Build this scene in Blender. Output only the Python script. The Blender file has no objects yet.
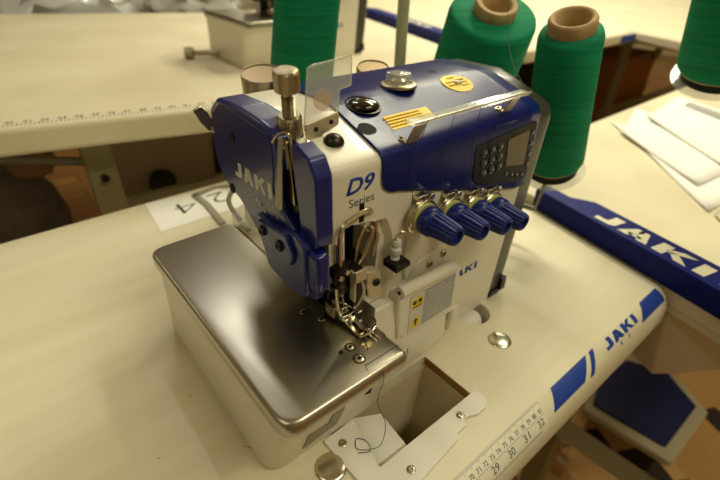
import bpy, bmesh, math, random
from mathutils import Vector, Matrix
random.seed(7)
S = 0.001                       # every length below is in millimetres
COL = bpy.context.scene.collection
PI = math.pi

# ------------------------------------------------------------------ materials
def lin(c):
    return tuple(((v/255)/12.92 if v/255 <= .04045 else ((v/255+.055)/1.055)**2.4) for v in c)
def mat(name, rgb, rough=.5, metal=0., noise=None, bump=None, alpha=None, coat=0., trans=0., ior=1.45, spec=.5, stretch=(1,1,1)):
    m = bpy.data.materials.new(name); m.use_nodes = True
    nt = m.node_tree; b = nt.nodes['Principled BSDF']
    c = lin(rgb); b.inputs['Base Color'].default_value = (*c, 1)
    b.inputs['Roughness'].default_value = rough; b.inputs['Metallic'].default_value = metal
    b.inputs['Coat Weight'].default_value = coat; b.inputs['Coat Roughness'].default_value = .08
    b.inputs['Transmission Weight'].default_value = trans; b.inputs['IOR'].default_value = ior
    b.inputs['Specular IOR Level'].default_value = spec
    if alpha is not None: b.inputs['Alpha'].default_value = alpha
    if noise or bump:
        tc = nt.nodes.new('ShaderNodeTexCoord'); mp = nt.nodes.new('ShaderNodeMapping')
        mp.inputs['Scale'].default_value = stretch
        nt.links.new(tc.outputs['Object'], mp.inputs['Vector'])
    if noise:
        sc, rgb2, lo, hi = noise
        n = nt.nodes.new('ShaderNodeTexNoise'); n.inputs['Scale'].default_value = sc; n.inputs['Detail'].default_value = 5
        r = nt.nodes.new('ShaderNodeValToRGB'); r.color_ramp.elements[0].position = lo; r.color_ramp.elements[1].position = hi
        r.color_ramp.elements[0].color = (*c, 1); r.color_ramp.elements[1].color = (*lin(rgb2), 1)
        nt.links.new(mp.outputs['Vector'], n.inputs['Vector']); nt.links.new(n.outputs['Fac'], r.inputs['Fac'])
        nt.links.new(r.outputs['Color'], b.inputs['Base Color'])
    if bump:
        sc, st = bump
        n = nt.nodes.new('ShaderNodeTexNoise'); n.inputs['Scale'].default_value = sc; n.inputs['Detail'].default_value = 3
        bp = nt.nodes.new('ShaderNodeBump'); bp.inputs['Strength'].default_value = st; bp.inputs['Distance'].default_value = .001
        nt.links.new(mp.outputs['Vector'], n.inputs['Vector']); nt.links.new(n.outputs['Fac'], bp.inputs['Height'])
        nt.links.new(bp.outputs['Normal'], b.inputs['Normal'])
    return m

M = {}
M['laminate'] = mat('laminate', (226,218,192), .42, noise=(9, (215,205,174), .35, .75), bump=(40,.05), stretch=(.35,3,1))
M['laminate_far'] = mat('laminate_far', (222,212,184), .5, noise=(5, (208,196,164), .35, .75))
M['white'] = mat('machine_white', (224,218,200), .32, bump=(700,.10), coat=.25)
M['bed_white'] = mat('bed_white', (226,220,202), .38)
M['blue'] = mat('machine_blue', (12,28,104), .3, bump=(500,.06), coat=.4)
M['blue_top'] = mat('machine_blue_top', (12,24,96), .3, bump=(700,.1), coat=.05, spec=.35)
M['blue_flat'] = mat('rail_blue', (8,22,104), .55, spec=.2)
M['blue_print'] = mat('print_blue', (26,60,150), .5)
M['knob_blue'] = mat('knob_blue', (12,32,108), .38)
M['chrome'] = mat('chrome', (222,214,192), .24, 1.)
M['knurled'] = mat('knurled_nickel', (176,166,140), .3, 1., bump=(520,.45))
M['lid'] = mat('canister_lid', (176,156,122), .35, 1.)
M['nickel'] = mat('nickel', (178,168,142), .3, 1., bump=(900,.2))
M['dark_metal'] = mat('dark_metal', (58,54,46), .35, .85)
M['black'] = mat('black_plastic', (16,16,15), .35)
M['hole'] = mat('dark_opening', (7,6,5), .8)
M['gold_black'] = mat('smoked_cap', (40,34,18), .12, .4, coat=1.)
M['yellow'] = mat('sticker_yellow', (234,204,28), .5)
M['yellow_print'] = mat('sticker_print', (206,164,24), .5)
M['grey_print'] = mat('label_grey', (168,166,162), .5)
M['grey_dark_print'] = mat('label_text_grey', (184,182,177), .5)
M['clear'] = mat('clear_plastic', (226,226,214), .14, alpha=.30, coat=.6, spec=.8)
M['clear_bar'] = mat('clear_bar', (225,230,215), .08, alpha=.34, coat=1., spec=1.)
M['clear_sticker'] = mat('faded_sticker', (222,196,160), .5, alpha=.42)
M['smoked'] = mat('smoked_cover', (70,66,58), .3, coat=.15)
M['screen_panel'] = mat('screen_panel', (26,26,32), .4, spec=.25)
M['screen'] = mat('lcd', (96,82,56), .3)
M['button'] = mat('button', (64,66,74), .18, coat=.6)
M['thread'] = mat('thread_green', (14,140,98), .78, noise=(60,(8,122,84),.4,.6), bump=(160,.22), stretch=(.15,.15,6), spec=.25)
M['thread_dark'] = mat('thread_strand', (24,64,48), .8)
M['card'] = mat('card_tube', (188,160,112), .7, noise=(40,(170,140,96),.4,.6))
M['foam'] = mat('black_foam', (20,20,18), .9)
M['pole'] = mat('pole_paint', (176,172,140), .4)
M['paper'] = mat('paper', (238,236,230), .8)
M['paper_print'] = mat('paper_print', (128,126,132), .8)
M['ink'] = mat('ink', (60,58,50), .7)
M['ruler_ink'] = mat('ruler_ink', (112,116,130), .6)
M['ruler_white'] = mat('ruler_white', (226,220,200), .5)
M['white_plate'] = mat('white_plate', (232,228,216), .45)
M['raw_wood'] = mat('raw_wood', (170,126,62), .7, noise=(30,(128,86,36),.35,.7), stretch=(1,1,6))
M['orange_wood'] = mat('orange_wood', (200,142,62), .7, noise=(8,(170,112,44),.4,.7))
M['grey_paint'] = mat('grey_paint', (150,146,128), .45)
M['funnel'] = mat('funnel_plastic', (236,230,212), .5)
M['frame_paint'] = mat('frame_paint', (148,138,100), .5)
M['pedal_frame'] = mat('pedal_frame', (176,166,136), .5)
M['pedal_blue'] = mat('pedal_mat', (10,22,70), .6, bump=(300,.4))
M['cardboard'] = mat('cardboard', (168,112,58), .85)
M['bin'] = mat('bin_plastic', (232,228,212), .35, alpha=.72)
M['grey_bag'] = mat('grey_bag', (140,142,150), .7, noise=(9,(170,168,166),.4,.6))
M['dark_bag'] = mat('dark_bag', (60,60,68), .7)
M['skin_bag'] = mat('pink_cloth', (190,160,130), .8)
M['poly_bag'] = mat('poly_bag', (196,196,190), .25, bump=(14,1.), coat=.5)
M['rail_print'] = mat('rail_print', (222,216,190), .5)
M['tape'] = mat('grey_tape', (150,146,130), .3)
M['patch'] = mat('patch_tape', (128,122,100), .35)
M['chute'] = mat('chute_plastic', (206,190,158), .5)
M['worn_white'] = mat('worn_white', (206,204,196), .6)
M['pale_ring'] = mat('pale_ring', (196,196,120), .4)
M['bracket'] = mat('bracket_metal', (214,204,178), .42, .75)
M['lever'] = mat('lever_brass', (206,190,150), .2, 1.)

def steel():                     # brushed cloth plate with fine scratches
    m = mat('brushed_steel', (182,177,162), .3, 1.)
    nt = m.node_tree; b = nt.nodes['Principled BSDF']
    tc = nt.nodes.new('ShaderNodeTexCoord'); mp = nt.nodes.new('ShaderNodeMapping'); mp.inputs['Scale'].default_value = (6, 420, 6)
    n = nt.nodes.new('ShaderNodeTexNoise'); n.inputs['Scale'].default_value = 4; n.inputs['Detail'].default_value = 4
    mr = nt.nodes.new('ShaderNodeMapRange'); mr.inputs['To Min'].default_value = .27; mr.inputs['To Max'].default_value = .36
    bp = nt.nodes.new('ShaderNodeBump'); bp.inputs['Strength'].default_value = .012; bp.inputs['Distance'].default_value = .0003
    L = nt.links.new
    L(tc.outputs['Object'], mp.inputs['Vector']); L(mp.outputs['Vector'], n.inputs['Vector'])
    L(n.outputs['Fac'], mr.inputs['Value']); L(mr.outputs['Result'], b.inputs['Roughness'])
    L(n.outputs['Fac'], bp.inputs['Height']); L(bp.outputs['Normal'], b.inputs['Normal'])
    return m
M['steel'] = steel()

def floor_mat():
    m = mat('floor_boards', (150,104,52), .4)
    nt = m.node_tree; b = nt.nodes['Principled BSDF']; L = nt.links.new
    tc = nt.nodes.new('ShaderNodeTexCoord')
    br = nt.nodes.new('ShaderNodeTexBrick'); br.inputs['Scale'].default_value = 1
    br.inputs['Brick Width'].default_value = .9; br.inputs['Row Height'].default_value = .11; br.inputs['Mortar Size'].default_value = .003
    br.inputs['Color1'].default_value = (*lin((176,128,70)), 1); br.inputs['Color2'].default_value = (*lin((142,92,42)), 1)
    br.inputs['Mortar'].default_value = (*lin((60,36,14)), 1)
    n = nt.nodes.new('ShaderNodeTexNoise'); n.inputs['Scale'].default_value = 6; n.inputs['Detail'].default_value = 6
    mp = nt.nodes.new('ShaderNodeMapping'); mp.inputs['Scale'].default_value = (1, 8, 1)
    mx = nt.nodes.new('ShaderNodeMix'); mx.data_type = 'RGBA'; mx.blend_type = 'MULTIPLY'; mx.inputs[0].default_value = .5
    L(tc.outputs['Object'], br.inputs['Vector']); L(tc.outputs['Object'], mp.inputs['Vector']); L(mp.outputs['Vector'], n.inputs['Vector'])
    L(br.outputs['Color'], mx.inputs[6]); L(n.outputs['Color'], mx.inputs[7]); L(mx.outputs[2], b.inputs['Base Color'])
    return m
M['floor'] = floor_mat()
M['ceiling'] = mat('ceiling_paint', (196,186,156), .9)
M['wall'] = mat('wall_paint', (176,164,134), .9)

# ------------------------------------------------------------------ mesh helpers
def BM(): return bmesh.new()
def V(*a): return Vector(a)
def box(bm, x0, x1, y0, y1, z0, z1):
    vs = [bm.verts.new((x, y, z)) for z in (z0, z1) for x, y in ((x0,y0),(x1,y0),(x1,y1),(x0,y1))]
    for f in ((0,3,2,1),(4,5,6,7),(0,1,5,4),(1,2,6,5),(2,3,7,6),(3,0,4,7)): bm.faces.new([vs[i] for i in f])
def loft(bm, rings, cap=True, closed=True):
    R = [[bm.verts.new(p) for p in r] for r in rings]; n = len(R[0])
    for a, b in zip(R, R[1:]):
        for i in range(n if closed else n-1):
            j = (i+1) % n
            bm.faces.new((a[i], a[j], b[j], b[i]))
    if cap and closed:
        bm.faces.new(R[0][::-1]); bm.faces.new(R[-1])
    return R
def frame(d):
    d = Vector(d).normalized(); a = Vector((0,0,1)) if abs(d.z) < .9 else Vector((1,0,0))
    u = d.cross(a).normalized(); return u, d.cross(u).normalized()
def cyl(bm, p0, p1, r0, r1=None, n=24):
    r1 = r0 if r1 is None else r1; p0, p1 = Vector(p0), Vector(p1); u, v = frame(p1-p0)
    loft(bm, [[p+u*r*math.cos(2*PI*i/n)+v*r*math.sin(2*PI*i/n) for i in range(n)] for p, r in ((p0,r0),(p1,r1))])
def lathe(bm, p0, d, prof, n=32, mod=None):      # prof = [(radius, distance along d)]
    p0 = Vector(p0); d = Vector(d).normalized(); u, v = frame(d)
    rings = []
    for r, h in prof:
        ring = []
        for i in range(n):
            a = 2*PI*i/n; rr = r*(mod(i, n) if mod else 1)
            ring.append(p0+d*h+u*rr*math.cos(a)+v*rr*math.sin(a))
        rings.append(ring)
    loft(bm, rings)
def tube(bm, pts, r, n=8):
    pts = [Vector(p) for p in pts]; rings = []; u0 = None
    for i, p in enumerate(pts):
        d = (pts[min(i+1, len(pts)-1)]-pts[max(i-1, 0)]).normalized()
        if u0 is None: u0, _ = frame(d)
        u = (u0-d*u0.dot(d)).normalized(); v = d.cross(u); u0 = u
        rings.append([p+u*r*math.cos(2*PI*k/n)+v*r*math.sin(2*PI*k/n) for k in range(n)])
    loft(bm, rings)
def smooth_path(pts, k=6):
    pts = [Vector(p) for p in pts]; out = []
    for i in range(len(pts)-1):
        a, b, c, d = pts[max(i-1,0)], pts[i], pts[i+1], pts[min(i+2, len(pts)-1)]
        for j in range(k):
            t = j/k
            out.append(.5*((2*b)+(-a+c)*t+(2*a-5*b+4*c-d)*t*t+(-a+3*b-3*c+d)*t**3))
    return out+[pts[-1]]
def prism(bm, poly, axis, a, b):                 # poly in the two other axes (cyclic order kept x<y<z)
    def P(p, t):
        return {'x': (t, p[0], p[1]), 'y': (p[0], t, p[1]), 'z': (p[0], p[1], t)}[axis]
    loft(bm, [[P(p, a) for p in poly], [P(p, b) for p in poly]])
def roundpoly(poly, r, k=5):                     # round each corner; r number or list
    out = []; n = len(poly)
    for i in range(n):
        ri = r[i] if isinstance(r, (list, tuple)) else r
        p = Vector(poly[i]); a = (Vector(poly[i-1])-p); b = (Vector(poly[(i+1) % n])-p)
        if ri <= 0: out.append(tuple(p)); continue
        la, lb = a.length, b.length; a.normalize(); b.normalize()
        ang = a.angle(b); t = min(ri/math.tan(ang/2), la*.48, lb*.48)
        s, e = p+a*t, p+b*t
        for j in range(k+1):
            q = j/k; out.append(tuple(s*(1-q)**2+p*2*q*(1-q)+e*q*q))
    return out
def sphere(bm, c, rx, ry, rz, n=20, m=12, half=False):
    prof = []
    for j in range(m+1):
        t = (PI/2*j/m) if half else (-PI/2+PI*j/m)
        prof.append((max(math.cos(t), .001), math.sin(t)))
    rings = [[(c[0]+rx*r*math.cos(2*PI*i/n), c[1]+ry*r*math.sin(2*PI*i/n), c[2]+rz*h) for i in range(n)] for r, h in prof]
    loft(bm, rings)

def org(o):
    v = Vector((0,0,0))
    while o is not None: v += o.location; o = o.parent
    return v
def finish(bm, smooth=True, ang=38):
    bmesh.ops.recalc_face_normals(bm, faces=bm.faces)
    if smooth:
        for f in bm.faces: f.smooth = True
        for e in bm.edges:
            if len(e.link_faces) == 2 and e.calc_face_angle(0) > math.radians(ang): e.smooth = False
def obj(name, bm, m, parent=None, bevel=0, seg=2, smooth=True, ang=38, turn=None):
    """link the bmesh (in mm, world coordinates) as ONE mesh object"""
    finish(bm, smooth, ang)
    if turn: bm.transform(turn)
    bm.transform(Matrix.Scale(S, 4))
    o = bpy.data.objects.new(name, bpy.data.meshes.new(name))
    if parent is not None: off = org(parent)
    else:
        xs = [v.co.x for v in bm.verts]; ys = [v.co.y for v in bm.verts]; zs = [v.co.z for v in bm.verts]
        off = Vector(((min(xs)+max(xs))/2, (min(ys)+max(ys))/2, min(zs)))
    bm.transform(Matrix.Translation(-off))
    bm.to_mesh(o.data); bm.free()
    o.data.materials.append(M[m] if isinstance(m, str) else m)
    COL.objects.link(o)
    if parent is not None: o.parent = parent
    else: o.location = off
    if bevel:
        b = o.modifiers.new('bevel', 'BEVEL'); b.width = bevel*S; b.segments = seg; b.limit_method = 'ANGLE'
        b.angle_limit = math.radians(35); b.harden_normals = False
    return o
def bake(o):                                     # apply the modifiers
    bpy.context.view_layer.update(); dg = bpy.context.evaluated_depsgraph_get()
    me = bpy.data.meshes.new_from_object(o.evaluated_get(dg)); o.modifiers.clear(); o.data = me
def cut(o, cutters, autosmooth=True):
    for c in cutters:
        finish(c, False); c.transform(Matrix.Scale(S, 4)); c.transform(Matrix.Translation(-org(o)))
        t = bpy.data.objects.new('cutter', bpy.data.meshes.new('cutter')); c.to_mesh(t.data); c.free()
        t.parent = None; COL.objects.link(t); t.location = org(o)
        md = o.modifiers.new('b', 'BOOLEAN'); md.object = t; md.operation = 'DIFFERENCE'; md.solver = 'EXACT'
        bake(o); bpy.data.objects.remove(t)
    bm = bmesh.new(); bm.from_mesh(o.data)
    for f in bm.faces: f.smooth = True
    for e in bm.edges:
        e.smooth = not (len(e.link_faces) == 2 and e.calc_face_angle(0) > math.radians(35))
    bm.to_mesh(o.data); bm.free()
def thing(name, loc, label, cat, group=None):
    o = bpy.data.objects.new(name, None); COL.objects.link(o); o.empty_display_size = .02
    o.location = Vector(loc)*S; tag(o, label, cat, group); return o
def tag(o, label, cat, group=None, kind=None):
    o['label'] = label; o['category'] = cat
    if group: o['group'] = group
    if kind: o['kind'] = kind
    return o
def structure(name, bm, m, **k):
    o = obj(name, bm, m, **k); o['kind'] = 'structure'; return o
def copy_tree(o, parent=None):
    c = o.copy(); COL.objects.link(c)
    if parent: c.parent = parent
    for ch in list(o.children): copy_tree(ch, c)
    return c
def text_bm(s, w, h, place, bold=.0, shear=0., thick=.25, slices=0):
    """text fitted to w x h mm; place(u, v, t) gives the point in mm; t = height above the surface"""
    cu = bpy.data.curves.new('t', 'FONT'); cu.body = s; cu.size = 1; cu.offset = bold; cu.shear = shear; cu.resolution_u = 3
    t = bpy.data.objects.new('t', cu); COL.objects.link(t); bpy.context.view_layer.update()
    me = bpy.data.meshes.new_from_object(t.evaluated_get(bpy.context.evaluated_depsgraph_get()))
    bpy.data.objects.remove(t); bpy.data.curves.remove(cu)
    bm = bmesh.new(); bm.from_mesh(me); bpy.data.meshes.remove(me)
    x0 = min(v.co.x for v in bm.verts); x1 = max(v.co.x for v in bm.verts)
    y0 = min(v.co.y for v in bm.verts); y1 = max(v.co.y for v in bm.verts)
    for k in range(1, slices):
        bmesh.ops.bisect_plane(bm, geom=bm.verts[:]+bm.edges[:]+bm.faces[:], plane_co=(0,y0+(y1-y0)*k/slices,0), plane_no=(0,1,0))
    r = bmesh.ops.extrude_face_region(bm, geom=list(bm.faces))
    top = {v for v in r['geom'] if isinstance(v, bmesh.types.BMVert)}
    for v in bm.verts:
        u = (v.co.x-x0)/(x1-x0)*w; q = (v.co.y-y0)/(y1-y0)*h
        v.co = Vector(place(u, q, thick if v in top else -.3))
    return bm
GLYPHS = [[(.12,1),(.23,1),(.23,.16),(.17,0),(0,0),(0,.3),(.09,.3),(.12,.36)],
    [(.28,0),(.39,0),(.46,.74),(.46,1),(.375,1)], [(.60,0),(.49,0),(.42,.74),(.42,1),(.505,1)], [(.37,.18),(.51,.18),(.51,.38),(.37,.38)],
    [(.65,0),(.76,0),(.76,1),(.65,1)], [(.75,.40),(.80,.40),(.98,1),(.86,1),(.75,.6)], [(.77,.52),(.85,.60),(.99,0),(.87,0)], [(1.04,0),(1.15,0),(1.15,1),(1.04,1)]]
def jaki_bm(w, h, place, thick=.3, slices=0, slant=0.):
    bm = BM()
    for g in GLYPHS: bm.faces.new([bm.verts.new((x/1.15, y, 0)) for x, y in g])
    for k in range(1, slices):
        bmesh.ops.bisect_plane(bm, geom=bm.verts[:]+bm.edges[:]+bm.faces[:], plane_co=(0,k/slices,0), plane_no=(0,1,0))
    rr = bmesh.ops.extrude_face_region(bm, geom=list(bm.faces))
    top = {v for v in rr['geom'] if isinstance(v, bmesh.types.BMVert)}
    for v in bm.verts: v.co = Vector(place(v.co.x*w+v.co.y*h*slant, v.co.y*h, thick if v in top else -.3))
    return bm
def merge(a, b):
    me = bpy.data.meshes.new('m'); b.to_mesh(me); b.free(); a.from_mesh(me); bpy.data.meshes.remove(me)
def screw_bm(c, d, r, h=1.6):
    bm = BM(); lathe(bm, c, d, [(r, -.5), (r, h*.6), (r*.8, h), (r*.45, h), (r*.42, h*.3), (.01, h*.3)], 18); return bm

# ------------------------------------------------------------------ camera
R3 = Matrix(((0.77297301,0.33345171,-0.53974317),(-0.63424369,0.4272416,-0.64435981),(0.01573785,0.84040144,0.54173586)))
cam = bpy.data.cameras.new('camera'); co = bpy.data.objects.new('camera', cam); COL.objects.link(co)
cam.sensor_width = 36; cam.lens = 445/720*36; cam.clip_start = .01; cam.clip_end = 60
co.matrix_world = Matrix.Translation((0,0,.4)) @ R3.to_4x4()
cam.dof.use_dof = True; cam.dof.focus_distance = .41; cam.dof.aperture_fstop = 4.5
bpy.context.scene.camera = co

# ------------------------------------------------------------------ setting
FZ = -740
def yawed(deg, cx, cy): return Matrix.Translation((cx,cy,0)) @ Matrix.Rotation(math.radians(deg), 4, 'Z') @ Matrix.Translation((-cx,-cy,0))
b = BM(); box(b, -2600, 7600, -2200, 7000, FZ-60, FZ); structure('floor', b, 'floor', smooth=False)
b = BM(); box(b, -2600, 7600, -2200, 7000, 2100, 2160); structure('ceiling', b, 'ceiling', smooth=False)
b = BM(); box(b, -2600, 7600, 7000, 7060, FZ, 2100); structure('wall_back', b, 'wall', smooth=False)
b = BM(); box(b, 7600, 7660, -2200, 7000, FZ, 2100); structure('wall_right', b, 'wall', smooth=False)
b = BM(); box(b, -2660, -2600, -2200, 7000, FZ, 2100); structure('wall_left', b, 'wall', smooth=False)
b = BM(); box(b, -2600, 7600, -2260, -2200, FZ, 2100); structure('wall_front', b, 'wall', smooth=False)

# ------------------------------------------------------------------ our table
NOSE = [(117,0),(112,-.7),(108,-2),(104,-4.6),(100,-8),(96.6,-12.2),(94,-17),(92.2,-22),(91,-28),(90.3,-38),(90,-50)]
def nose(x, s, t=0.):                              # point on the curved front edge, s mm down from where it starts
    acc = 0
    for (y0, z0), (y1, z1) in zip(NOSE, NOSE[1:]):
        l = math.hypot(y1-y0, z1-z0)
        if s <= acc+l or (y1, z1) == NOSE[-1]:
            q = (s-acc)/l; ny, nz = (z1-z0)/l, -(y1-y0)/l
            return (x, y0+(y1-y0)*q+ny*t, z0+(z1-z0)*q+nz*t)
        acc += l
table = thing('sewing_table', (250,470,FZ), 'cream laminate sewing table holding the blue and white machine in the foreground', 'table', 'sewing tables in the workshop')
bm = BM()
poly = NOSE+[(92,-54),(820,-54),(824,-50),(824,-4),(820,0)]
ring = lambda xf: [(xf(y), y, z) for y, z in poly]
def right_end(y): return 657+(y-90)*.2467
loft(bm, [ring(lambda y: -900), ring(lambda y: right_end(y))])
top = obj('tabletop', bm, 'laminate', table)
hole = BM(); prism(hole, roundpoly([(150,150),(298,150),(298,232),(150,232)], 3), 'z', -80, 20)
h2 = BM(); cyl(h2, (404,246,-80), (404,246,20), 23, n=40)
cut(top, [hole, h2])
bm = BM()
for i, (x0, x1) in enumerate(((150,298),)):
    t = 1.2
    ro = [(x0-3,147),(x1+1,147),(x1+1,235),(x0-3,235)]
    box(bm, x1-.6, x1+.3, 150, 232, -11, -.4)
obj('cutout_lining', bm, 'raw_wood', table, smooth=False)
bm = BM()                                          # plastic waste chute under the cut-out
loft(bm, [[(151.5,151.5,-11),(296.5,151.5,-11),(296.5,230.5,-11),(151.5,230.5,-11)], [(155,155,-90),(280,155,-90),(280,227,-90),(155,227,-90)], [(190,168,-190),(250,168,-190),(250,220,-190),(190,220,-190)]])
bm.faces.ensure_lookup_table()
bmesh.ops.delete(bm, geom=[f for f in bm.faces if abs(f.calc_center_median().z+11) < 1], context='FACES_ONLY')
o = obj('waste_chute', bm, 'chute', table, smooth=False); sd = o.modifiers.new('s','SOLIDIFY'); sd.thickness = .002
bm = BM(); 
loft(bm, [[(152,152,-14),(206,160,-14),(211,212,-14),(178,229,-14),(152,229,-14)], [(152,152,-11),(206,160,-11),(211,212,-11),(178,229,-11),(152,229,-11)]])
obj('chute_lip', bm, 'white_plate', table, smooth=False)
bm = BM(); lathe(bm, (401,249,-55), (0,0,1), [(28,0),(28,3),(20,5),(18,44),(15,49),(.01,50)], 30); obj('mounting_pad', bm, 'white_plate', table)
for x in (-820, 700):
    for y in (180, 740):
        bm = BM(); box(bm, x-25, x+25, y-20, y+20, FZ, -54); obj('leg', bm, 'frame_paint', table, bevel=3)
bm = BM(); box(bm, -800, 690, 726, 754, -560, -520); obj('crossbar', bm, 'frame_paint', table)
# rulers and print on the nose of the table
def nose_patch(bm, pts, t=.3):                     # pts = [(x_top, x_bottom pairs)] strip between s0 and s1
    (xa0, xa1, s0), (xb0, xb1, s1) = pts; k = 8
    rows = []
    for i in range(k+1):
        q = i/k; s = s0+(s1-s0)*q
        rows.append([nose(xa0+(xb0-xa0)*q, s, t), nose(xa1+(xb1-xa1)*q, s, t), nose(xa1+(xb1-xa1)*q, s, -.4), nose(xa0+(xb0-xa0)*q, s, -.4)])
    loft(bm, rows)
bm = BM(); nose_patch(bm, [(-200,345,2.5),(-200,345,33)], .12); rul = obj('ruler_strip', bm, 'ruler_white', table)
bm = BM()
for k in range(int(10*(345+200)/10.2)+1):          # centimetres above, with finer marks
    x = 345-k*1.02*2
    if x < -198: break
    l = 5 if k % 5 == 0 else (3 if k % 5 else 3)
    nose_patch(bm, [(x-.18, x+.18, 3), (x-.18, x+.18, 3+l)], .2)
for k in range(0, 340):                            # sixteenths of an inch along the lower side
    x = 332-k*26/16
    if x < -198: break
    l = 7 if k % 16 == 0 else (5 if k % 8 == 0 else 3)
    nose_patch(bm, [(x-.15, x+.15, 32.5-l), (x-.15, x+.15, 32.5)], .2)
nose_patch(bm, [(-198,344,16.6),(-198,344,17)], .2)
for k in range(18):
    n = 81-k; xc = 340-k*10.2
    merge(bm, text_bm(str(n), 5.4, 4.6, lambda u, v, t, xc=xc: nose(xc-2.7+u, 14.6-v, .2+max(t,-.1)), slices=3))
for k in range(12):
    n = 32-k; xc = 334-k*26
    merge(bm, text_bm(str(n), 10, 7.6, lambda u, v, t, xc=xc: nose(xc-5+u, 26-v, .2+max(t,-.1)), slices=4))
obj('ruler_marks', bm, 'ruler_ink', table, smooth=False)
for a in ([(373,450,3.5),(358,424,25)], [(458,468,3.5),(436,445,27)], [(601,653,2.5),(578,653,24)]):
    bm = BM(); nose_patch(bm, a); obj('blue_stripe', bm, 'blue_print', table, smooth=False)
bm = jaki_bm(84, 12.5, lambda u, v, t: nose(487+u, 18-v, t+.15), slices=9)
merge(bm, text_bm('I  I', 24, 4, lambda u, v, t: nose(517+u, 25-v, t+.1), slices=3))
obj('logo', bm, 'blue_print', table, smooth=False)

# ------------------------------------------------------------------ the machine
mac = thing('overlock_sewing_machine', (270,330,0), 'blue and white four-thread overlock machine with steel cloth plate, sharp in the foreground', 'sewing machine', 'overlock sewing machines')
def P(name, bm, m, parent=mac, **k): return obj(name, bm, m, parent, **k)
def rrect(x0, x1, y0, y1, z, r): return [(p[0], p[1], z) for p in roundpoly([(x0,y0),(x1,y0),(x1,y1),(x0,y1)], r, 7)]
bm = BM()
loft(bm, [rrect(86,206,222,462,0,[14,3,3,14]), rrect(82,206,217,466,6,[20,3,3,18]), rrect(85,206,203,470,60,[22,3,3,20]),
          rrect(86,206,189,473,96,[22,3,3,20]), rrect(86,206,186,473,104,[22,3,3,20])])
bed = P('bed', bm, 'bed_white')
# steel cloth plate with a turned-down rim
def plate_ring(d, z):
    pl = [(83+d,179+d),(207-d,179+d),(207-d,224-d),(188-d,226),(188-d,276),(186-d,288),(187-d,470-d),(181-d,476-d),(83+d,476-d)]
    return [(p[0], p[1], z) for p in roundpoly(pl, [19,3,2,4,4,8,4,4,17], 7)]
bm = BM()
loft(bm, [plate_ring(.2,97), plate_ring(0,99), plate_ring(0,107.5), plate_ring(1.2,110.4), plate_ring(3,111.7), plate_ring(4.5,112)])
P('cloth_plate', bm, 'steel', ang=50)
bm = BM(); prism(bm, [(188,207),(206.5,207),(206.5,224),(222,240),(222,279),(188,279)], 'z', 100, 111.4)
npl = P('needle_plate', bm, 'steel', bevel=.6)
bm = BM()
for x in (181,185,189): box(bm, x+9, x+11, 212, 226, 110, 112.2)
P('feed_slot', bm, 'hole', npl)
bm = BM()
for x in (193,197): box(bm, x-.2, x+1.6, 206, 224, 110, 113)
P('feed_dog', bm, 'chrome', npl)
bm = BM(); box(bm, 180, 190, 205, 212, 110, 112.6); P('needle_plate_insert', bm, 'lever', bevel=.4)
for x, y, r in ((165,277,4.6),(172,259,3.4),(171,215,3.8),(169,200,4.6)): 
    ps = P('plate_screw', screw_bm((x,y,111.6),(0,0,1),r,1.2), 'chrome')
    bm = BM(); lathe(bm, (x,y,111.8), (0,0,1), [(r+1.1,-1),(r+1.1,.35),(r,.5),(r,-1)], 24); P('screw_seat', bm, 'dark_metal', ps)
    bm = BM(); cyl(bm, (x,y,112), (x,y,112.95), r*.38, n=6); P('screw_socket', bm, 'hole', ps, smooth=False)
for x, y, r in ((164,263,2),(161,215,2.2)):
    bm = BM(); cyl(bm, (x,y,111), (x,y,112.25), r); P('plate_hole', bm, 'hole', smooth=False)
bm = BM(); tube(bm, [(166,184,112.1),(168,191,112.1),(206,190.5,112.1)], .35, 6); tube(bm, [(187.2,284,112.3),(188.4,240,112.3),(187,214,112.3),(181,203,112.2)], .7, 6)
P('plate_seam', bm, 'dark_metal')
# strip of bed seen between plate and head
bm = BM(); box(bm, 189, 246, 281, 470, 98, 107); P('bed_ledge', bm, 'nickel')
for x, y in ((196,452),(197,360),(200,330),(196,300)):
    bm = BM(); cyl(bm, (x,y,106), (x,y,107.4), 3, n=16); P('ledge_hole', bm, 'hole')

# upper casting: profile in y-z extruded along x
PROF = [(250,254),(251,259),(255,263),(263,266),(280,272),(298,278),(314,284),(326,286.6),(340,287.2),(394,287.2),(403,285),(408,279)]
def ztop(y):
    for (a, za), (b_, zb) in zip(PROF, PROF[1:]):
        if a <= y <= b_: return za+(zb-za)*(y-a)/(b_-a)
    return 287
body_poly = [(250,0)]+PROF+[(408,0)]
bm = BM(); prism(bm, body_poly, 'x', 176, 463)
body = P('body', bm, 'white')
c1 = BM(); box(c1, 170, 214, 230, 420, -5, 150)                       # throat under the head
c1b = BM(); box(c1b, 170, 240, 230, 420, -5, 104)
c2 = BM(); prism(c2, roundpoly([(193,120),(232,110),(236,176),(230,200),(198,209),(193,204)], [0,0,8,8,5,3]), 'y', 240, 296)
c3 = BM(); loft(c3, [[(p[0],p[1],p[2]) for p in r] for r in (
    [(186,240,100),(252,240,100),(256,240,188),(246,240,206),(186,240,213)], [(196,256,100),(240,256,100),(244,256,176),(236,256,198),(196,256,205)])])
c4 = BM(); prism(c4, [(438,-5),(470,-5),(470,255),(463,215),(457,170)], 'y', 200, 450)
cut(body, [c1, c1b, c2, c3, c4])
bm = BM(); box(bm, 178, 250, 292, 300, 106, 216); box(bm, 205, 246, 276, 296, 106, 150); P('recess_back', bm, 'dark_metal', smooth=False)
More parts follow.
